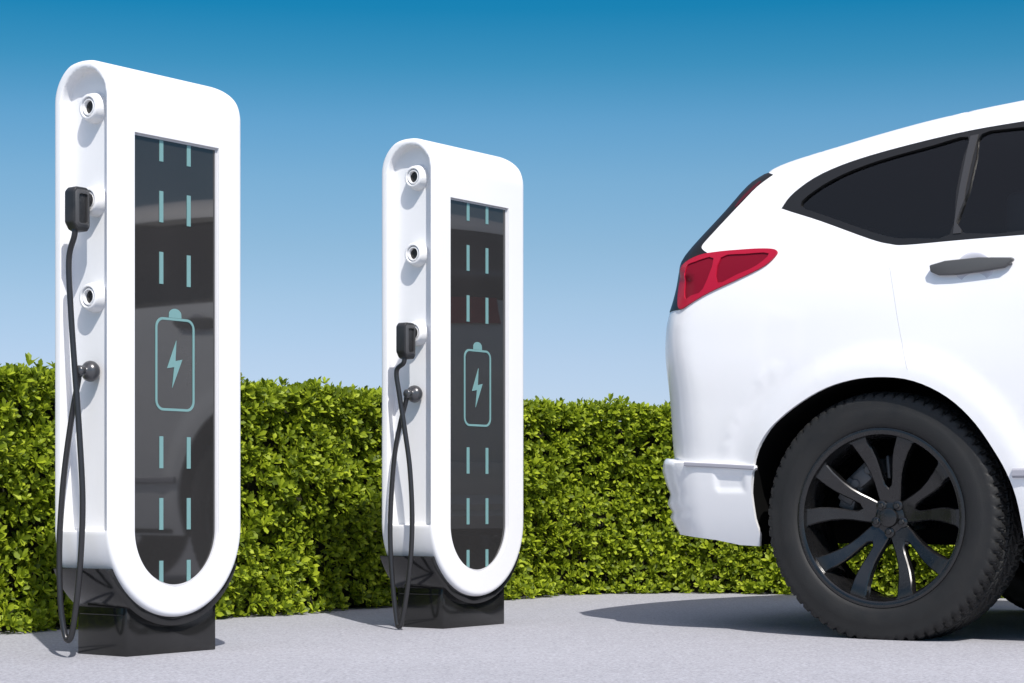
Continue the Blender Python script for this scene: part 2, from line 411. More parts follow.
def charger_meshes():
    K = {}
    V, Q = surface_net(body_sdf, (-.105, -.05, .08), (.412, .21, 1.57), .0046)
    me = mesh_pydata('body', V, Q, False)
    bm = bmesh.new(); bm_prism(bm, screen_outline(), (1, 0, 0), (0, 0, 1), (0, 1, 0), -.10, V0+.016)
    me = bool_cut(me, bm_mesh('cut', bm, False))
    for p in me.polygons: p.use_smooth = True
    me.set_sharp_from_angle(angle=R(40)); me.materials.clear(); me.name = 'body'
    K['body'] = me
    # screen pane in the recess and the grey seal round it
    bm = bmesh.new(); bm_prism(bm, screen_outline(-.0012), (1, 0, 0), (0, 0, 1), (0, 1, 0), V0+.011, V0+.020)
    K['screen'] = bm_mesh('screen', bm, False)
    bm = bmesh.new()
    o, i = screen_outline(-.0004), screen_outline(-.0055)
    y = V0+.0085
    a = [bm.verts.new((p[0], y, p[1])) for p in o]; b = [bm.verts.new((p[0], y, p[1])) for p in i]; c = [bm.verts.new((p[0], V0+.0125, p[1])) for p in i]
    d = [bm.verts.new((p[0], V0+.0125, p[1])) for p in o]
    m = len(a)
    for k in range(m):
        j = (k+1) % m
        bm.faces.new((a[k], a[j], b[j], b[k])); bm.faces.new((b[k], b[j], c[j], c[k])); bm.faces.new((a[k], d[k], d[j], a[j]))
    K['seal'] = bm_mesh('screen_seal', bm, True)
    # printed dashes, just proud of the pane
    yy = (V0+.0095, V0+.0112); uc = (SCR_U0+SCR_U1)/2
    K['dash'] = []
    for du in (-.0495, .0495):
        u = uc+du
        for h0, h1 in ((1.298, SCR_TOP-.0065), (1.138, 1.220), (.976, 1.060), (.491, .575), (.329, .4126), (None, .2476)):
            bm = bmesh.new()
            hw = .0068
            if h0 is None:
                rad = (SCR_U1-SCR_U0)/2-.0065
                lo = [(u+k*hw, SCR_C-math.sqrt(rad**2-(du+k*hw)**2)) for k in (-1, 1)]
                poly = [lo[0], lo[1], (u+hw, h1), (u-hw, h1)]
            else: poly = [(u-hw, h0), (u+hw, h0), (u+hw, h1), (u-hw, h1)]
            bm_prism(bm, poly, (1, 0, 0), (0, 0, 1), (0, 1, 0), yy[0], yy[1])
            K['dash'].append(bm_mesh('dash_mark', bm, False))
    # battery symbol: outline, terminal, bolt
    bm = bmesh.new()
    def rr(hw, h0, h1, r, n=8):
        pts = []
        for cx, cy, a0 in ((hw-r, h1-r, 0), (-hw+r, h1-r, 90), (-hw+r, h0+r, 180), (hw-r, h0+r, 270)):
            pts += [(uc+cx+r*math.cos(R(a0+90*k/n)), cy+r*math.sin(R(a0+90*k/n))) for k in range(n+1)]
        return pts
    o, i = rr(.0705, .643, .889, .027), rr(.0637, .6495, .8825, .021)
    rings = [[bm.verts.new((p[0], y_, p[1])) for p in q] for q, y_ in ((o, yy[1]), (o, yy[0]), (i, yy[0]), (i, yy[1]))]
    for g, h in zip(rings, rings[1:]):
        for k in range(len(g)): bm.faces.new((g[k], g[(k+1) % len(g)], h[(k+1) % len(g)], h[k]))
    K['outline'] = bm_mesh('battery_outline', bm, False)
    bm = bmesh.new()
    cap = [(uc-.0225, .8895), (uc+.0225, .8895)]+[(uc+.0225*math.cos(R(15+150*k/10)), .897+.017*math.sin(R(15+150*k/10))) for k in range(11)]
    bm_prism(bm, cap, (1, 0, 0), (0, 0, 1), (0, 1, 0), yy[0], yy[1]); K['cap'] = bm_mesh('battery_terminal', bm, False)
    bm = bmesh.new()
    bolt = [(.0064, .062), (-.0264, -.0124), (-.001, -.0085), (-.0085, -.064), (.0278, .0124), (.003, .0075)]
    bm_prism(bm, [(uc-.002+p[0], .768+p[1]) for p in bolt], (1, 0, 0), (0, 0, 1), (0, 1, 0), yy[0], yy[1]); K['bolt'] = bm_mesh('lightning_bolt', bm, False)
    # black cradle: a crescent that follows the round bottom
    bm = bmesh.new()
    ro, ri, co, ci, ht = UA+.018, UA-.004, .332, .336, .231
    ao = math.asin((co-ht)/ro); ai = math.asin((ci-ht)/ri)
    out = [(UC+ro*math.cos(math.pi+ao+(math.pi-2*ao)*k/40), co+ro*math.sin(math.pi+ao+(math.pi-2*ao)*k/40)) for k in range(41)]
    inn = [(UC+ri*math.cos(math.pi+ai+(math.pi-2*ai)*k/40), ci+ri*math.sin(math.pi+ai+(math.pi-2*ai)*k/40)) for k in range(41)]
    bm_prism(bm, out+inn[::-1], (1, 0, 0), (0, 0, 1), (0, 1, 0), V0+.016, V1+.006, bevel=.003, seg=2)
    K['cradle'] = bm_mesh('cradle', bm, True, 30)
    # plinth, its top following the cradle
    bm = bmesh.new(); u0, u1 = 0, .322; rp = ro-.004
    arc = [(u1+(u0-u1)*k/20, co-math.sqrt(rp**2-(u1+(u0-u1)*k/20-UC)**2)) for k in range(21)]
    bm_prism(bm, [(u0, 0), (u1, 0)]+arc, (1, 0, 0), (0, 0, 1), (0, 1, 0), 0, .188, bevel=.002, seg=2)
    bm_box(bm, u0-.004, u0+.02, .012, .176, .106, .111, .001)
    K['plinth'] = bm_mesh('plinth', bm, True, 30)
    # socket: tapered boss, ring, dark core (axis along -x, out of the channel floor)
    bm = bmesh.new()
    bm_lathe(bm, [(.0395, -.001), (.0385, .012), (.0345, .026), (.033, .0305), (.031, .032), (.0268, .032), (.0258, .030), (.0254, .022), (.0222, .0215), (.0216, .0285), (.0204, .0300), (.0182, .0298), (.0172, .0275), (.0168, .008), (0, .008)], 48, Matrix.Rotation(math.pi, 4, 'Z'))
    K['socket'] = bm_mesh('socket', bm, True, 40)
    bm = bmesh.new(); bm_lathe(bm, [(.0166, .0085), (.0166, .0200), (.0150, .0212), (.0085, .0212), (.0078, .0195), (.0, .0195)], 32, Matrix.Rotation(math.pi, 4, 'Z')); K['core'] = bm_mesh('socket_core', bm, True, 40)
    bm = bmesh.new()
    bm_lathe(bm, [(.012, -.002), (.014, .004), (.022, .008), (.0265, .016), (.0275, .023), (.0255, .031), (.019, .038), (.012, .041), (.010, .044), (.0105, .050), (.0135, .053), (.0135, .061), (.010, .064), (0, .065)], 40, Matrix.Rotation(math.pi, 4, 'Z'))
    K['knob'] = bm_mesh('cable_hook', bm, True, 50)
    return K

SOCK_V, SOCK_H, KNOB_H = .056, (1.4215, 1.1805, .932), .740
KM = charger_meshes()
def charger(loc, label):
    root = tag(empty('ev_charger', (*loc, 0), R(53.2)), label, 'charging station', 'two white charging pillars')
    link('body', KM['body'], M['shell'], root)
    scr = link('screen', KM['screen'], M['screen'], root)
    link('screen_seal', KM['seal'], M['lip'], scr)
    for d in KM['dash']: link('dash_mark', d, M['teal'], scr)
    for k, nm in (('outline', 'battery_outline'), ('cap', 'battery_terminal'), ('bolt', 'lightning_bolt')): link(nm, KM[k], M['teal'], scr)
    link('cradle', KM['cradle'], M['black'], root); link('plinth', KM['plinth'], M['black'], root)
    for h in SOCK_H:
        s = link('socket', KM['socket'], M['shell'], root); s.location = (CH_FLOOR, SOCK_V, h)
        c = link('socket_core', KM['core'], M['hole'], s)
    k = link('cable_hook', KM['knob'], M['knob'], root); k.location = (CH_FLOOR, SOCK_V, KNOB_H)
    return root

def cable(loc, hs, path, label):
    root = tag(empty('charging_cable', (*loc, 0), R(53.2)), label, 'charging cable', 'charging cables on the pillars')
    bm = bmesh.new(); x0, x1 = -.148, -.092; v = SOCK_V-.004; z0, z1 = hs-.085, hs+.028
    prof = [(x0+.012, z0+.004), (x0+.022, z0), (x1-.008, z0), (x1, z0+.012), (x1, z1-.010), (x1-.010, z1), (x0+.010, z1), (x0, z1-.012), (x0, z0+.022)]
    bm_prism(bm, prof, (1, 0, 0), (0, 0, 1), (0, 1, 0), v-.018, v+.018, bevel=.0045, seg=2)
    b2 = bmesh.new(); bm_lathe(b2, [(.0, .0), (.0155, .0), (.0155, .012), (.018, .014), (.018, .03), (.0155, .032), (.0155, .055), (0, .055)], 32, Matrix.Translation((-.068, v+.002, hs)) @ Matrix.Rotation(math.pi, 4, 'Z'))
    t = bpy.data.meshes.new('t'); b2.to_mesh(t); b2.free(); bm.from_mesh(t)
    p = link('plug', bm_mesh('plug', bm, True, 40), M['plug'], root)
    for sg in (-1, 1):
        bm = bmesh.new(); y = v+sg*.0182
        fr = [(x0+.006, z0+.018), (x0+.016, z0+.010), (x1-.008, z0+.010), (x1-.005, z0+.016), (x1-.005, z1-.012), (x1-.010, z1-.007), (x0+.012, z1-.007), (x0+.006, z1-.014)]
        inn = [(x0+.015, z0+.024), (x0+.020, z0+.020), (x1-.016, z0+.020), (x1-.013, z0+.024), (x1-.013, z1-.022), (x1-.016, z1-.018), (x0+.019, z1-.018), (x0+.015, z1-.022)]
        A = [bm.verts.new((q[0], y, q[1])) for q in fr]; B = [bm.verts.new((q[0], y+sg*.0045, q[1])) for q in inn]; Cc = [bm.verts.new((q[0], y-sg*.0004, q[1])) for q in inn]
        Bo = [bm.verts.new((q[0], y+sg*.0045, q[1])) for q in [((a[0]*.35+b[0]*.65), (a[1]*.35+b[1]*.65)) for a, b in zip(fr, inn)]]
        for g, h in ((A, Bo), (Bo, B), (B, Cc)):
            for k in range(8): bm.faces.new((g[k], g[(k+1) % 8], h[(k+1) % 8], h[k]))
        link('grip_frame', bm_mesh('grip_frame', bm, True, 30), M['grip'], p)
    pts = [(x0+.020, v, z0+.012), (x0+.020, v+.002, z0-.012)]+path
    bm = bmesh.new(); bm_tube(bm, catmull(pts, 12), .0078, 12)
    link('hose', bm_mesh('hose', bm, True, 60), M['hose'], root)
    return root

C1, C2 = (-1.0004, 5.19), (-.218, 6.310)
charger(C1, 'nearer of two white charging pillars, at far left, cable in its second socket')
charger(C2, 'farther white charging pillar in the middle, cable in its third socket down')
cable(C1, SOCK_H[1], [(-.122, .082, 1.025), (-.121, .076, .896), (-.120, .061, .738), (-.119, .046, .587), (-.118, .034, .407), (-.118, .042, .254), (-.118, .061, .125),
      (-.118, .076, .062), (-.118, .090, .046), (-.117, .105, .066), (-.115, .123, .149), (-.112, .130, .291), (-.108, .119, .459), (-.103, .095, .613), (-.102, .072, .705), (-.106, .060, .738)],
      'dark charging cable looping to the ground from the nearer left pillar')
cable(C2, SOCK_H[2], [(-.122, .088, .810), (-.121, .077, .735), (-.120, .056, .625), (-.119, .036, .500), (-.118, .028, .345), (-.118, .036, .204), (-.118, .057, .079),
      (-.118, .070, .024), (-.118, .080, .012), (-.117, .092, .030), (-.115, .114, .187), (-.112, .122, .344), (-.108, .110, .532), (-.103, .090, .642), (-.102, .068, .712), (-.106, .060, .738)],
      'dark charging cable looping to the ground from the farther middle pillar')
# ---- car body shape: side outline (s forward, h up) and how far out (w) the skin stands there
CAR_A = math.radians(34.5)
CAR_O = (1.073, 5.82)
CAR_HALF = 0.885                       # half width measured at the outer wheel face (w = 0)
TAIL = [(-.79,.505,.20),(-.80,.56,.21),(-.804,.72,.205),(-.811,.86,.18),(-.803,.94,.162),(-.791,.99,.152),(-.776,1.035,.15),(-.764,1.08,.145),(-.752,1.135,.13),
        (-.715,1.185,.08),(-.60,1.305,.06),(-.525,1.392,.05),(-.47,1.430,.05)]
ROOF = [(-.40,1.461,.06),(-.22,1.497,.06),(-.06,1.527,.06),(.095,1.551,.06),(.32,1.575,.06),(.70,1.60,.06),(1.1,1.60,.06),(1.5,1.575,.06),(1.7,1.54,.06)]
FRONT = [(2.05,1.36,.10),(2.45,1.11,.12),(2.9,1.05,.12),(3.25,.96,.16),(3.46,.84,.3),(3.52,.7,.35),(3.53,.5,.35),(3.46,.32,.3)]
def _cat(P, n):
    out = []
    for i in range(len(P)-1):
        p0, p1, p2, p3 = P[max(i-1, 0)], P[i], P[i+1], P[min(i+2, len(P)-1)]
        for k in range(n):
            t = k/n; out.append(tuple(.5*(2*b+(c-a)*t+(2*a-5*b+4*c-d)*t*t+(3*b-a-3*c+d)*t**3) for a, b, c, d in zip(p0, p1, p2, p3)))
    return out+[P[-1]]
SIL = _cat(TAIL+ROOF+FRONT, 4)
CREASE = _cat([(-.523,.50),(-.494,.62),(-.449,.71),(-.397,.765),(-.34,.80)], 4)
_SP = [(.2,-.085),(.3,-.04),(.45,0),(.6,.02),(.8,.03),(1.0,.02),(1.14,-.005),(1.3,-.07),(1.45,-.145),(1.65,-.25)]
def _lin(x, pts):
    if x <= pts[0][0]: return pts[0][1]
    for (a, b), (c, e) in zip(pts, pts[1:]):
        if x <= c: return b + (e-b)*(x-a)/(c-a)
    return pts[-1][1]
def side_w(h):
    return sum(_lin(h+q, _SP) for q in (-.06,-.04,-.02,0,.02,.04,.06))/7
def sil_dist(s, h):
    best, rr = 9., .1
    for (a, b, r0), (c, e, r1) in zip(SIL, SIL[1:]):
        dx, dy = c-a, e-b
        t = ((s-a)*dx+(h-b)*dy)/(dx*dx+dy*dy); t = 0 if t < 0 else 1 if t > 1 else t
        d = math.hypot(s-a-t*dx, h-b-t*dy)
        if d < best: best, rr = d, r0+t*(r1-r0)
    return best, rr
def skin_w(s, h):
    w = side_w(h)
    if s < .2: w -= .05*((.2-s)/1.0)**2
    if s > 2.6: w -= .10*((s-2.6)/.9)**2
    if -.6 < s < -.3 and .45 < h < .85:
        q = min(math.hypot(s-a, h-b) for a, b in CREASE)
        w += .005*math.exp(-(q/.010)**2)
    d, r = sil_dist(s, h)
    if d < r: w -= r-math.sqrt(max(0, r*r-(r-d)**2))
    for cs in (0., 2.66):
        q = math.hypot(s-cs, h-.36)
        if q < .50: w += .012*(1-max(0, (q-.44))/.06 if q > .44 else 1)
    return w
ARCH = [(-.432,.42),(-.412,.53),(-.372,.60),(-.315,.652),(-.24,.70),(-.16,.737),(-.08,.757),(.0,.763),(.09,.755),(.17,.727),(.24,.683),(.301,.622),(.35,.55),(.385,.485),(.408,.415),(.418,.33),(.42,.27)]
WIN_OUT = [(-.362,1.302),(-.331,1.346),(-.249,1.398),(-.102,1.440),(.16,1.481),(.366,1.497),(.70,1.512),(1.05,1.51),(1.35,1.475),(1.60,1.41),(1.86,1.29),(2.02,1.19),(2.05,1.155),
           (1.6,1.150),(.9,1.148),(.426,1.148),(.238,1.147),(.074,1.145),(.022,1.152),(-.044,1.172),(-.221,1.243),(-.35,1.290)]
GLASS_A = [(-.300,1.300),(-.262,1.345),(-.18,1.388),(-.064,1.422),(.10,1.452),(.204,1.468),(.203,1.40),(.202,1.30),(.204,1.168),(.085,1.166),(.035,1.171),(-.035,1.192),(-.20,1.257)]
PILLAR = [(.212,1.468),(.236,1.471),(.232,1.40),(.230,1.30),(.238,1.168),(.214,1.168),(.211,1.30),(.211,1.40)]
GLASS_B = [(.246,1.472),(.366,1.480),(.70,1.488),(.93,1.488),(.93,1.172),(.6,1.170),(.246,1.168),(.240,1.30),(.243,1.40)]
GLASS_C = [(1.01,1.487),(1.05,1.486),(1.35,1.452),(1.60,1.388),(1.86,1.268),(1.97,1.19),(1.97,1.176),(1.6,1.174),(1.01,1.172)]
LAMP = [(-.689,1.140),(-.629,1.166),(-.56,1.172),(-.483,1.172),(-.41,1.170),(-.357,1.163),(-.349,1.147),(-.386,1.115),(-.47,1.082),(-.575,1.046),(-.646,1.014),(-.672,1.002),(-.688,1.003),(-.698,1.02),(-.704,1.06),(-.700,1.11)]
LENS_A = [(-.670,1.131),(-.640,1.146),(-.572,1.152),(-.598,1.058),(-.640,1.040),(-.664,1.032),(-.671,1.07)]
LENS_B = [(-.545,1.152),(-.46,1.157),(-.375,1.152),(-.414,1.117),(-.48,1.094),(-.548,1.074)]
SIDEGLASS_IN = [(-.58,1.160),(-.600,1.172),(-.622,1.186),(-.628,1.200),(-.606,1.228),(-.517,1.326),(-.470,1.378),(-.424,1.412)]
BRAKE = [(-.470,1.392),(-.462,1.388),(-.500,1.348),(-.528,1.317),(-.534,1.320),(-.512,1.352)]
SEAM_B = [(.030,1.08),(.048,1.0),(.064,.92),(.082,.84),(.10,.78)]
BUMP_UP = [(-.83,.545),(-.694,.530),(-.539,.521),(-.402,.512)]
BUMP = [(-.826,.540),(-.835,.50),(-.824,.455),(-.806,.425),(-.822,.405),(-.830,.392),(-.808,.370),(-.826,.350),(-.80,.322),(-.78,.304),(-.69,.295),(-.573,.283),(-.425,.266),(-.425,.35),(-.427,.43),(-.418,.49),(-.408,.512),(-.539,.521),(-.694,.530)]

def resample(loop, step, closed=True):
    out = []; m = len(loop)
    for i in range(m if closed else m-1):
        a, b = loop[i], loop[(i+1) % m]; L = math.hypot(b[0]-a[0], b[1]-a[1]); k = max(1, round(L/step))
        for q in range(k): out.append((a[0]+(b[0]-a[0])*q/k, a[1]+(b[1]-a[1])*q/k))
    if not closed: out.append(loop[-1])
    return out
def sm(pts, n=5, closed=False): return [tuple(map(float, p)) for p in catmull(pts, n, closed)]
def inside(p, loop):
    x, y = p; c = False; j = len(loop)-1
    for i in range(len(loop)):
        xi, yi = loop[i]; xj, yj = loop[j]
        if (yi > y) != (yj > y) and x < (xj-xi)*(y-yi)/(yj-yi)+xi: c = not c
        j = i
    return c
def ribbon(line, hw):
    L, Rr = [], []
    for i, p in enumerate(line):
        a, b = line[max(0, i-1)], line[min(len(line)-1, i+1)]; dx, dy = b[0]-a[0], b[1]-a[1]; q = math.hypot(dx, dy)
        L.append((p[0]-dy/q*hw, p[1]+dx/q*hw)); Rr.append((p[0]+dy/q*hw, p[1]-dx/q*hw))
    return L+Rr[::-1]

def smooth_sil():
    pts = sm([p for p in SIL], 4)
    keep = []
    for p in pts: keep.append((p[0], p[1], p[2]) if len(p) > 2 else p)
    return keep

def build_car():
    global SIL
    root = empty('parked_car', (0, 0, 0), -CAR_A)
    nx, ny = -math.sin(CAR_A), -math.cos(CAR_A)
    root.location = (CAR_O[0]-nx*CAR_HALF, CAR_O[1]-ny*CAR_HALF, 0)
    tag(root, 'white sport utility car with red tail lamp, black alloy wheels and dark tinted windows', 'car')
    arch_f = [(p[0]+2.66, p[1]) for p in ARCH]
    sil2 = [(p[0], p[1]) for p in SIL]
    body_loop = sil2+[(3.40, .27), (2.66+.42, .27)]+sm(arch_f, 3)[::-1]+[(2.66-.43, .33), (2.66-.435, .27)]+sm(ARCH, 3)[::-1][0:]
    body_loop += [(-.425, .49), (-.539, .497), (-.694, .503)]
    win = sm(WIN_OUT, 4, True); ga, gb, gc = (sm(g, 3, True) for g in (GLASS_A, GLASS_B, GLASS_C))
    lamp = sm(LAMP, 4, True); la, lb = sm(LENS_A, 3, True), sm(LENS_B, 3, True)
    # dark strip between the tail edge and the white quarter panel
    i0 = min(range(len(sil2)), key=lambda i: math.hypot(sil2[i][0]+.795, sil2[i][1]-1.002)); i1 = min(range(len(sil2)), key=lambda i: math.hypot(sil2[i][0]+.47, sil2[i][1]-1.430))
    lo = [(-.68, 1.0), (-.685, 1.05), (-.68, 1.10), (-.63, 1.145)]
    sg = sil2[i0:i1+1]+[(p[0], p[1]) for p in sm(SIDEGLASS_IN, 3)][::-1]+lo[::-1]
    # seams between panels
    seam_rear = ribbon(sm(SEAM_B, 4), .0005)
    seam_mid = ribbon(sm([(.97, 1.10), (.97, .8), (.955, .5), (.94, .33)], 5), .002)
    seam_f = ribbon(sm([(2.02, 1.08), (1.98, .8), (1.98, .5), (2.0, .33)], 5), .002)
    pil = list(PILLAR)
    brake = sm(BRAKE, 2, True)
    loops = [body_loop, win, ga, gb, gc, lamp, la, lb, sg, seam_rear, seam_mid, seam_f, pil, brake]
    steps = [.03, .02, .02, .03, .03, .02, .02, .02, .02, .02, .05, .05, .02, .008]
    rs = [resample(l, s_) for l, s_ in zip(loops, steps)]
    P, E = [], []
    for l in rs:
        b = len(P); P += l; E += [(b+i, b+(i+1) % len(l)) for i in range(len(l))]
    nb = len(P)
    import itertools
    sgrid = list(np.arange(-.85, 1.0, .02))+list(np.arange(1.0, 3.55, .06)); hgrid = np.arange(.26, 1.62, .02)
    tgt = np.array(P); nsil = len(rs[0])
    for i, s_ in enumerate(sgrid):
        for j, h_ in enumerate(hgrid):
            if s_ > 1.0 and j % 3: continue
            p = (float(s_)+.004*((j*7) % 3-1), float(h_)+.004*((i*5) % 3-1))
            if not inside(p, body_loop): continue
            if np.min((tgt[:, 0]-p[0])**2+(tgt[:, 1]-p[1])**2) < .009**2: continue
            if p[0] < .8 and sil_dist(*p)[0] < .205: continue
            P.append(p)
    run = resample([p for p in sil2 if p[0] < 2.0], .016, False)          # rows that follow the edge where the skin turns the corner
    for d_ in (.002, .006, .012, .020, .030, .042, .056, .072, .090, .110, .132, .156, .182, .207):
        for i, p in enumerate(run):
            if (d_ > .06 and i % 2) or (p[0] > .8 and (i % 3 or d_ > .1)): continue
            a, b = run[max(0, i-1)], run[min(len(run)-1, i+1)]; dx, dy = b[0]-a[0], b[1]-a[1]; q = math.hypot(dx, dy)
            p2 = (p[0]+dy/q*d_, p[1]-dx/q*d_)
            if not inside(p2, body_loop) or abs(sil_dist(*p2)[0]-d_) > .0015: continue
            if np.min((tgt[nsil:, 0]-p2[0])**2+(tgt[nsil:, 1]-p2[1])**2) < .006**2: continue
            P.append(p2)
    full = np.array(P)
    for s_ in np.arange(-.83, .8, .014):             # fill what those rows leave open where the edge is hollow
        for h_ in np.arange(.5, 1.6, .014):
            p = (float(s_), float(h_))
            if not inside(p, body_loop) or sil_dist(*p)[0] > .21: continue
            if np.min((full[:, 0]-p[0])**2+(full[:, 1]-p[1])**2) < .0135**2: continue
            P.append(p)
    vs, es, fs, *_ = delaunay_2d_cdt([Vector(p) for p in P], E, [], 0, 1e-6)
    vs = [(v.x, v.y) for v in vs]
    W = [skin_w(*v) for v in vs]
    def nrm(s, h):
        e = .004; a = (skin_w(s+e, h)-skin_w(s-e, h))/(2*e); b = (skin_w(s, h+e)-skin_w(s, h-e))/(2*e)
        a = max(-4, min(4, a)); b = max(-4, min(4, b)); q = math.sqrt(1+a*a+b*b); return (-a/q, 1/q, -b/q)
    NR = [nrm(*v) for v in vs]
    reg = {}
    for f in fs:
        c = (sum(vs[i][0] for i in f)/3, sum(vs[i][1] for i in f)/3)
        if not inside(c, body_loop): continue
        if any(inside(c, q) for q in (seam_rear, seam_mid, seam_f)): continue
        if inside(c, win):
            k = 'glass_a' if inside(c, ga) else 'glass_b' if inside(c, gb) else 'glass_c' if inside(c, gc) else 'pillar' if inside(c, pil) else 'frame'
        elif inside(c, lamp): k = 'lens' if inside(c, la) or inside(c, lb) else 'lamp'
        elif inside(c, sg): k = 'brake' if inside(c, brake) else 'strip'
        else: k = 'body'
        reg.setdefault(k, []).append(tuple(f))
    def region(k, off, skirt, side, clean=None):
        tri = reg[k]; ids = sorted({i for f in tri for i in f}); mp = {i: n_ for n_, i in enumerate(ids)}
        V = [(vs[i][0]+off*NR[i][0], side*(W[i]+CAR_HALF+off*NR[i][1]), vs[i][1]+off*NR[i][2]) for i in ids]; nn = [NR[i] for i in ids]
        F = [tuple(mp[i] for i in f) for f in tri]
        cnt = {}
        for f in F:
            for a, b in ((f[0], f[1]), (f[1], f[2]), (f[2], f[0])): cnt[(a, b)] = 1
        bd = [e for e in cnt if (e[1], e[0]) not in cnt]
        if skirt:
            ext = {}
            def dn(i):
                if i not in ext: ext[i] = len(V); V.append((V[i][0]-skirt*nn[i][0], V[i][1]-side*skirt*nn[i][1], V[i][2]-skirt*nn[i][2]))
                return ext[i]
            for a, b in bd:
                if k in ('body', 'strip') and sil_dist(V[a][0], V[a][2])[0] < .004 and sil_dist(V[b][0], V[b][2])[0] < .004: continue
                F.append((b, a, dn(a), dn(b)))
        bm = bmesh.new(); bv = [bm.verts.new(v) for v in V]
        for f in F:
            try: bm.faces.new([bv[i] for i in f])
            except ValueError: pass
        return bm
    def part(name, bm, mat, parent, angle=50): return link(name, bm_mesh(name, bm, True, angle), mat, parent)
    # body skin: both sides and the surface across the roof, tail and nose
    bm = region('body', 0, .012, -1); b2 = region('body', 0, .012, 1)
    t = bpy.data.meshes.new('t'); b2.to_mesh(t); b2.free(); bm.from_mesh(t)
    def across(pts, bm, n=16, lift=0):
        rows = []
        for i, p in enumerate(pts):
            a, b = pts[max(0, i-1)], pts[min(len(pts)-1, i+1)]; dx, dy = b[0]-a[0], b[1]-a[1]; q = math.hypot(dx, dy)
            ox, oy = -dy/q, dx/q
            w = skin_w(p[0], p[1])+CAR_HALF; c = .05 if p[1] > 1.2 else .09
            rows.append([bm.verts.new((p[0]+ox*(c*(1-u*u)+lift), u*w, p[1]+oy*(c*(1-u*u)+lift))) for u in np.linspace(-1, 1, n+1)])
        for g, h in zip(rows, rows[1:]):
            for j in range(n): bm.faces.new((g[j], g[j+1], h[j+1], h[j]))
    near = lambda x, y: min(range(len(sil2)), key=lambda i: math.hypot(sil2[i][0]-x, sil2[i][1]-y))
    g0, g1, w0, w1 = near(-.775, 1.135), near(-.535, 1.394), near(1.7, 1.54), near(2.45, 1.11)
    across(sil2[:g0+1], bm); across(sil2[g1:w0+1], bm); across(sil2[w1:], bm)
    bmesh.ops.remove_doubles(bm, verts=bm.verts, dist=.0004)
    part('body', bm, M['paint'], root, 45)
    bm = bmesh.new(); across(sil2[g0:g1+1], bm); part('tailgate_window', bm, M['rglass'], root)
    bm = bmesh.new(); across(sil2[w0:w1+1], bm); part('windshield', bm, M['glass'], root)
    for sd in (-1, 1):
        fr = part('window_frame', region('frame', -.002, .02, sd), M['trim'], root)
        part('pillar_trim', region('pillar', .0005, .015, sd), M['pill'], fr)
        for k in 'abc': part('window_glass', region('glass_'+k, -.010, 0, sd), M['glass'], fr)
        tl = part('tail_lamp', region('lamp', .006, .03, sd), M['red'], root)
        part('lamp_lens', region('lens', .002, .02, sd), M['redd'], tl)
        part('high_brake_lamp', region('brake', .003, .01, sd), M['brake'], root)
        # the lamp carries on round the corner onto the tailgate
        bm = bmesh.new(); rows = []
        for p in [p for p in sil2[:g0+1] if 1.015 < p[1] < 1.125]:
            i = sil2.index(p); a, b = sil2[i-1], sil2[i+1]; dx, dy = b[0]-a[0], b[1]-a[1]; q = math.hypot(dx, dy); w = skin_w(*p)+CAR_HALF
            rows.append([bm.verts.new((p[0]-dy/q*(.09*(1-u*u)+lf), sd*u*w, p[1]+dx/q*(.09*(1-u*u)+lf))) for u, lf in [(.955, -.01), (.95, .006)]+[(.95-.06*k, .008) for k in range(1, 8)]+[(.525, -.01)]])
        for g, h in zip(rows, rows[1:]):
            for j in range(len(g)-1): bm.faces.new((g[j], g[j+1], h[j+1], h[j]))
        part('tailgate_lamp', bm, M['red'], root)
        part('tailgate_trim', region('strip', .002, .02, sd), M['trim'], root)
        # bumper
        loop = resample(sm(BUMP, 2, True), .02); b = len(loop)
        BP = list(loop); BE = [(i, (i+1) % b) for i in range(b)]; ta = np.array(loop)
        for s_ in np.arange(-.83, -.40, .009):
            for h_ in np.arange(.27, .55, .009):
                p = (float(s_), float(h_))
                if inside(p, loop) and np.min((ta[:, 0]-p[0])**2+(ta[:, 1]-p[1])**2) > .005**2: BP.append(p)
        v2, e2_, f2, *_ = delaunay_2d_cdt([Vector(p) for p in BP], BE, [], 0, 1e-6)
        def bw(s, h):
            # stands proud of the tailgate, rounds the corner, with a soft waist
            d = s+.838; r = .23
            rs_ = _lin(h, sorted([(p[1], p[0]) for p in BUMP[:10]]))+.834
            d -= 1.8*max(0, rs_)*math.exp(-max(0, d)/.07)
            w = side_w(h)+.010-.03*((.2-s)/1.0)**2+.006*math.exp(-((d-.075-.10*max(0, .50-h))/.010)**2)*min(1, max(0, (.525-h)/.03))
            g_ = lambda t: .5+.5*math.tanh(t/.004)
            w -= .006*g_(s+.548)*g_(-.452-s)*g_(h-.437)*g_(.492-h)
            if d < r: w -= r-math.sqrt(max(0, r*r-(r-max(d, 0))**2))
            e = .535-.018*(s+.8)/.4-h
            if e < .014: w -= .014-math.sqrt(max(0, .014**2-(.014-max(e, 0))**2))
            return w
        bm = bmesh.new(); bv = [bm.verts.new((v.x, sd*(bw(v.x, v.y)+CAR_HALF), v.y)) for v in v2]
        for f in f2:
            c = (sum(v2[i].x for i in f)/3, sum(v2[i].y for i in f)/3)
            if inside(c, loop): bm.faces.new([bv[i] for i in f])
        ed = [e for e in bm.edges if len(e.link_faces) == 1]
        ex = bmesh.ops.extrude_edge_only(bm, edges=ed)
        for v in [g for g in ex['geom'] if isinstance(g, bmesh.types.BMVert)]: v.co.y -= sd*(.012 if v.co.x > -.45 else .05)
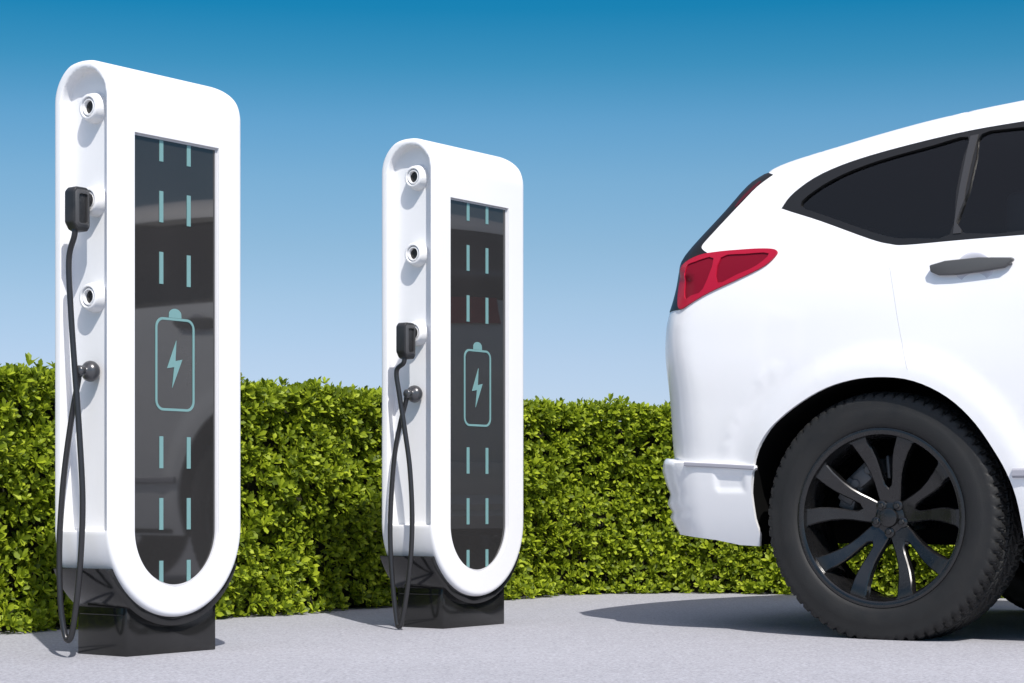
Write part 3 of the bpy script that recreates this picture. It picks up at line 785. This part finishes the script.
        if sd == -1: bmp = bm
        else:
            t = bpy.data.meshes.new('t'); bm.to_mesh(t); bm.free(); bmp.from_mesh(t)
            # middle of the bumper across the tail
            rear = [(-.76, .545)]+[p for p in BUMP[:10]]
            rows = []
            for p in rear:
                w = CAR_HALF-.21
                rows.append([bmp.verts.new((p[0]+.004-.09*(1-u*u), u*w, p[1])) for u in np.linspace(-1, 1, 17)])
            for g, h in zip(rows, rows[1:]):
                for j in range(16): bmp.faces.new((g[j], g[j+1], h[j+1], h[j]))
    bump = part('rear_bumper', bmp, M['paint'], root, 40)
    for sd in (-1, 1):
        bm = bmesh.new(); ln = sm([(-.655, .5185), (-.56, .5135), (-.48, .509), (-.41, .5045)], 5)
        rows = []
        for s_, h_ in ln:
            w = side_w(h_)+.010-.03*((.2-s_)/1.0)**2
            rows.append([bm.verts.new((s_, sd*(CAR_HALF+w+o), h_+dz)) for o, dz in ((-.02, .0065), (.004, .0065), (.006, .004), (.006, -.004), (.004, -.0065), (-.02, -.0065))])
        for g, h in zip(rows, rows[1:]):
            for j in range(6): bm.faces.new((g[j], g[(j+1) % 6], h[(j+1) % 6], h[j]))
        bm.faces.new(rows[0]); bm.faces.new(rows[-1])
        part('bumper_ledge_shade', bm, M['strip'], bump, 30)  # grey band stands in for the shadowed recess under the bumper ledge
        # sill moulding ahead of the rear arch
        bm = bmesh.new(); rows = []
        for s_ in np.linspace(.405, 2.66-.435, 12):
            w = skin_w(s_, .48)
            rows.append([bm.verts.new((s_, sd*(CAR_HALF+w+o), h_)) for o, h_ in ((-.02, .497), (.008, .495), (.012, .49), (.012, .475), (.006, .469), (-.02, .468))])
        for g, h in zip(rows, rows[1:]):
            for j in range(6): bm.faces.new((g[j], g[(j+1) % 6], h[(j+1) % 6], h[j]))
        bm.faces.new(rows[0]); bm.faces.new(rows[-1])
        part('sill_moulding', bm, M['strip'], root, 30)
        # door handles with their cup
        for hs in (.288, 1.28):
            y0 = CAR_HALF+skin_w(hs, 1.06)
            bm = bmesh.new()
            prof = [(-.127, 1.077), (-.124, 1.058), (-.10, 1.047), (-.05, 1.045), (.03, 1.050), (.095, 1.056), (.122, 1.076), (.118, 1.083), (.02, 1.090), (-.08, 1.087)]
            bm_prism(bm, [(hs+p[0], p[1]) for p in prof], (1, 0, 0), (0, 0, 1), (0, sd, 0), y0+.003, y0+.020, bevel=.007, seg=3)
            bm_box(bm, hs-.115, hs-.085, *sorted((sd*(y0-.006), sd*(y0+.016))), 1.056, 1.078, .002); bm_box(bm, hs+.085, hs+.11, *sorted((sd*(y0-.006), sd*(y0+.016))), 1.063, 1.080, .002)
            hd = part('door_handle', bm, M['handle'], root, 40)
            bm = bmesh.new()
            bm_lathe(bm, [(.058, -.001), (.056, .003), (.050, .0045), (.040, .0035), (.02, .002), (0, .0015)], 40, Matrix.Translation((hs+.002, sd*y0, 1.060)) @ Matrix.Rotation(sd*math.pi/2, 4, 'Z') @ Matrix.Diagonal((1, 1, .85, 1)))
            part('handle_cup', bm, M['cup'], hd, 60)
        # wheel wells
        for cs in (0, 2.66):
            bm = bmesh.new(); pts = [(cs+p[0]*1.012, .35+(p[1]-.35)*1.012) for p in sm(ARCH, 3)]
            pts = [(pts[0][0]+.005, .27)]+pts
            rows = []
            for p in pts: rows.append([bm.verts.new((p[0], sd*(CAR_HALF+q), p[1])) for q in (skin_w(p[0], p[1])-.012, -.10, -.40)])
            for g, h in zip(rows, rows[1:]):
                for j in range(2): bm.faces.new((g[j], g[j+1], h[j+1], h[j]))
            bm.faces.new([r[2] for r in rows])
            part('wheel_arch_liner', bm, M['well'], root, 60)
    # underbody, cabin
    bm = bmesh.new(); bm_box(bm, -.78, -.44, -.70, .70, .29, .44, .03); bm_box(bm, -.46, 3.40, -.45, .45, .268, .40, .02); bm_box(bm, .43, 2.22, -.84, .84, .272, .40, .02)
    part('underbody', bm, M['well'], root)
    bm = bmesh.new()
    bm_box(bm, .28, .42, -.66, .66, .55, 1.17, .04, 3); bm_box(bm, .30, .85, -.66, .66, .45, .62, .05, 3)
    for y in (-.42, 0, .42):
        bm_box(bm, .24, .33, y-.13, y+.13, 1.185, 1.33, .035, 3); bm_box(bm, .28, .30, y-.03, y+.03, 1.14, 1.2)
    part('rear_seat', bm, M['cabin'], root)
    for y in (-.40, .40):
        bm = bmesh.new(); bm_box(bm, 1.25, 1.38, y-.25, y+.25, .55, 1.18, .05, 3); bm_box(bm, 1.3, 1.85, y-.25, y+.25, .45, .62, .05, 3); bm_box(bm, 1.2, 1.29, y-.13, y+.13, 1.2, 1.36, .035, 3)
        part('front_seat', bm, M['cabin'], root)
    bm = bmesh.new()
    b1 = region('body', -.045, 0, -1); bm.free(); bm = b1
    bmesh.ops.delete(bm, geom=[f for f in bm.faces if f.calc_center_median().z < 1.0], context='FACES')
    t = bpy.data.meshes.new('t'); bm.to_mesh(t)
    for v in t.vertices: v.co.y *= -1
    bm.from_mesh(t)
    across([(p[0], p[1]-.05) for p in sil2[g1:w0+1]], bm)
    bm_box(bm, -.72, 2.3, -.45, .45, .46, .50); bm_box(bm, -.70, .27, -.78, .78, .98, 1.0)
    part('cabin_lining', bm, M['cabin'], root)
    # wheels
    wm = wheel_meshes()
    for cs in (0, 2.66):
        for sd in (-1, 1):
            wh = empty('wheel', (cs-.005, sd*CAR_HALF, .355), 0 if sd == -1 else math.pi); wh.parent = root
            for k, mat in (('tyre', 'rubber'), ('rim', 'rim'), ('hub_cap', 'rim'), ('brake_caliper', 'caliper')): link(k, wm[k], M[mat], wh)
            for k in range(5):
                a = R(18+72*k+36); q = link('lug_nut', wm['lug_nut'], M['rim'], wh); q.location = (0.042*math.cos(a), .064, .042*math.sin(a))
    return root

def wheel_meshes():
    # wheel axis along +y (inwards), outer face near y = 0
    out = {}
    N, RT = 560, .370
    prof = [(.246, .020), (.255, .010), (.262, .004), (.268, -.001), (.276, -.004), (.290, -.0065), (.305, -.0075), (.318, -.006), (.328, -.003), (.340, -.0035), (.350, -.0015), (.3575, .002), (.3630, .007), (.3665, .013), (.3688, .022)]
    y = .034
    while y < .232-.034: prof.append((RT-.0012*abs((y-.116)/.08)**3, y)); y += .006
    prof += [(r, .232-yy) for r, yy in prof[:15][::-1]]
    rows = []
    th = np.arange(N)*2*math.pi/N
    for r, yy in prof:
        rr = np.full(N, r)
        if r > .345:
            depth = .009*min(1, (r-.345)/.020)
            g = np.zeros(N); t = abs(yy-.116)
            sgn = 1 if yy < .116 else -1
            if t > .062:                                   # shoulder lugs
                ph = (th*35/math.pi+sgn*yy*18) % 1; g = (ph < .36).astype(float)
                ph2 = (th*35/math.pi+sgn*yy*18+.40) % 1; g = np.maximum(g, .6*(ph2 < .10)) if t < .09 else g
            elif t > .030:
                ph = (th*35/math.pi-sgn*yy*34) % 1; g = (ph < .26).astype(float)
            else:
                ph = (th*35/math.pi+yy*26) % 1; g = .8*(ph < .22)
            for c in (.058, .088, .144, .174):
                if abs(yy-c) < .0045: g = np.ones(N)
            rr = rr-depth*g
        rows.append((rr, yy))
    V = np.concatenate([np.stack([rr*np.cos(th), np.full(N, yy), rr*np.sin(th)], 1) for rr, yy in rows])
    V[:, 2] = np.maximum(V[:, 2], -.3548)
    F = []
    for i in range(len(rows)-1):
        for k in range(N):
            j = (k+1) % N; F.append((i*N+k, i*N+j, (i+1)*N+j, (i+1)*N+k))
    out['tyre'] = mesh_pydata('tyre', V, F, True, 32)
    ry = Matrix.Rotation(math.pi/2, 4, 'Z')
    # rim: lip, barrel and five forked spokes
    bm = bmesh.new()
    bm_lathe(bm, [(.2635, .012), (.2645, .004), (.2620, .0005), (.257, -.001), (.248, .0005), (.2440, .003), (.2425, .008), (.2410, .014), (.237, .022), (.234, .034), (.2335, .07), (.2335, .13), (.240, .145), (.252, .152), (.262, .155), (.262, .165), (.25, .165)], 120, ry)
    def dish(r): return .078-.064*min(1, max(0, (r-.045)/.18))**1.1
    for k in range(5):
        a0 = R(90+72*k)
        right = [(.022, .034), (.033, .052), (.0375, .075), (.0415, .10), (.049, .13), (.0615, .16), (.0785, .19), (.0945, .213), (.1075, .221)]
        inner = [(.050, .240), (.0425, .222), (.033, .200), (.025, .175), (.020, .15), (.0155, .122), (.0100, .098), (0, .087)]
        half = right+inner
        poly = half+[(-x, r) for x, r in inner[:-1][::-1]]+[(-x, r) for x, r in right[::-1]]
        b = bmesh.new()
        def P(x, r, y): return (x*math.sin(a0)+r*math.cos(a0), y, -x*math.cos(a0)+r*math.sin(a0))
        # inset ring for a chamfer
        m = len(poly); ring = []
        for i in range(m):
            a, c = poly[i-1], poly[(i+1) % m]; dx, dy = c[0]-a[0], c[1]-a[1]; q = math.hypot(dx, dy)
            ring.append((poly[i][0]-dy/q*.0035, poly[i][1]+dx/q*.0035))
        rad = lambda p: math.hypot(*p)
        top = [b.verts.new(P(p[0], p[1], dish(rad(p)))) for p in ring]
        mid = [b.verts.new(P(p[0], p[1], dish(rad(p))+.0035)) for p in poly]
        bot = [b.verts.new(P(p[0], p[1], dish(rad(p))+.030)) for p in poly]
        for g, h in ((top, mid), (mid, bot)):
            for i in range(m): b.faces.new((g[i], g[(i+1) % m], h[(i+1) % m], h[i]))
        hn = len(half)
        for ringv in (top, bot):
            # left and right halves matched vertex to vertex: strip across each arm
            rt = ringv[:9]; inr = ringv[9:17]; inl = [ringv[16]]+ringv[17:24]; lf = ringv[24:33]
            lf = lf[::-1]; inl_r = inl          # from the notch outwards
            def arm(o, i_):
                # o: hub to rim, i_: rim to notch
                i2 = i_[::-1]
                for q in range(8-1): b.faces.new((o[q+1], o[q+2], i2[q+1], i2[q])) if q+1 < 8 else None
            arm(rt, inr); arm(lf, inl_r[::-1])
            b.faces.new((rt[0], rt[1], inr[-1], lf[1], lf[0]))
        t = bpy.data.meshes.new('t'); bmesh.ops.recalc_face_normals(b, faces=b.faces); b.to_mesh(t); b.free(); bm.from_mesh(t)
    bm_lathe(bm, [(0, .074), (.040, .074), (.0455, .076), (.047, .081), (.047, .115), (0, .115)], 60, ry)
    for k in range(5):
        a = R(18+72*k+36); bm_lathe(bm, [(.0, .0695), (.0115, .0695), (.0150, .0715), (.0160, .075), (.0160, .10), (0, .10)], 24, Matrix.Translation((.044*math.cos(a), 0, .044*math.sin(a))) @ ry)
    bm_lathe(bm, [(.0, .106), (.058, .106), (.062, .110), (.062, .13), (.04, .14), (.04, .40), (0, .40)], 48, ry)
    out['rim'] = bm_mesh('rim', bm, True, 35)
    bm = bmesh.new(); bm_lathe(bm, [(0, .0605), (.022, .061), (.0265, .0625), (.0285, .066), (.0285, .078), (0, .078)], 48, ry); out['hub_cap'] = bm_mesh('hub_cap', bm, True, 35)
    bm = bmesh.new(); bm_lathe(bm, [(0, 0), (.0075, 0), (.0090, .0015), (.0095, .012), (0, .012)], 6, ry); out['lug_nut'] = bm_mesh('lug_nut', bm, False)
    bm = bmesh.new()
    for ang, r, sx_, sz_, y0, y1 in ((150, .155, .075, .05, .085, .19), (128, .150, .05, .045, .080, .19), (112, .155, .055, .05, .085, .19), (163, .150, .04, .05, .09, .19), (132, .175, .11, .02, .10, .19), (95, .15, .012, .07, .09, .13), (140, .135, .09, .018, .09, .15)):
        a = R(ang); mt = Matrix.Translation((r*math.cos(a), 0, r*math.sin(a))) @ Matrix.Rotation(-(a-math.pi/2), 4, 'Y')
        bm_box(bm, -sx_/2, sx_/2, y0, y1, -sz_/2, sz_/2, .006, 2, mt)
    for ang, r in ((152, .155), (138, .15), (116, .158)):
        a = R(ang); bm_lathe(bm, [(0, .074), (.011, .074), (.014, .078), (.014, .10)], 20, Matrix.Translation((r*math.cos(a), 0, r*math.sin(a))) @ ry)
    out['brake_caliper'] = bm_mesh('brake_caliper', bm, True, 35)
    return out
build_car()
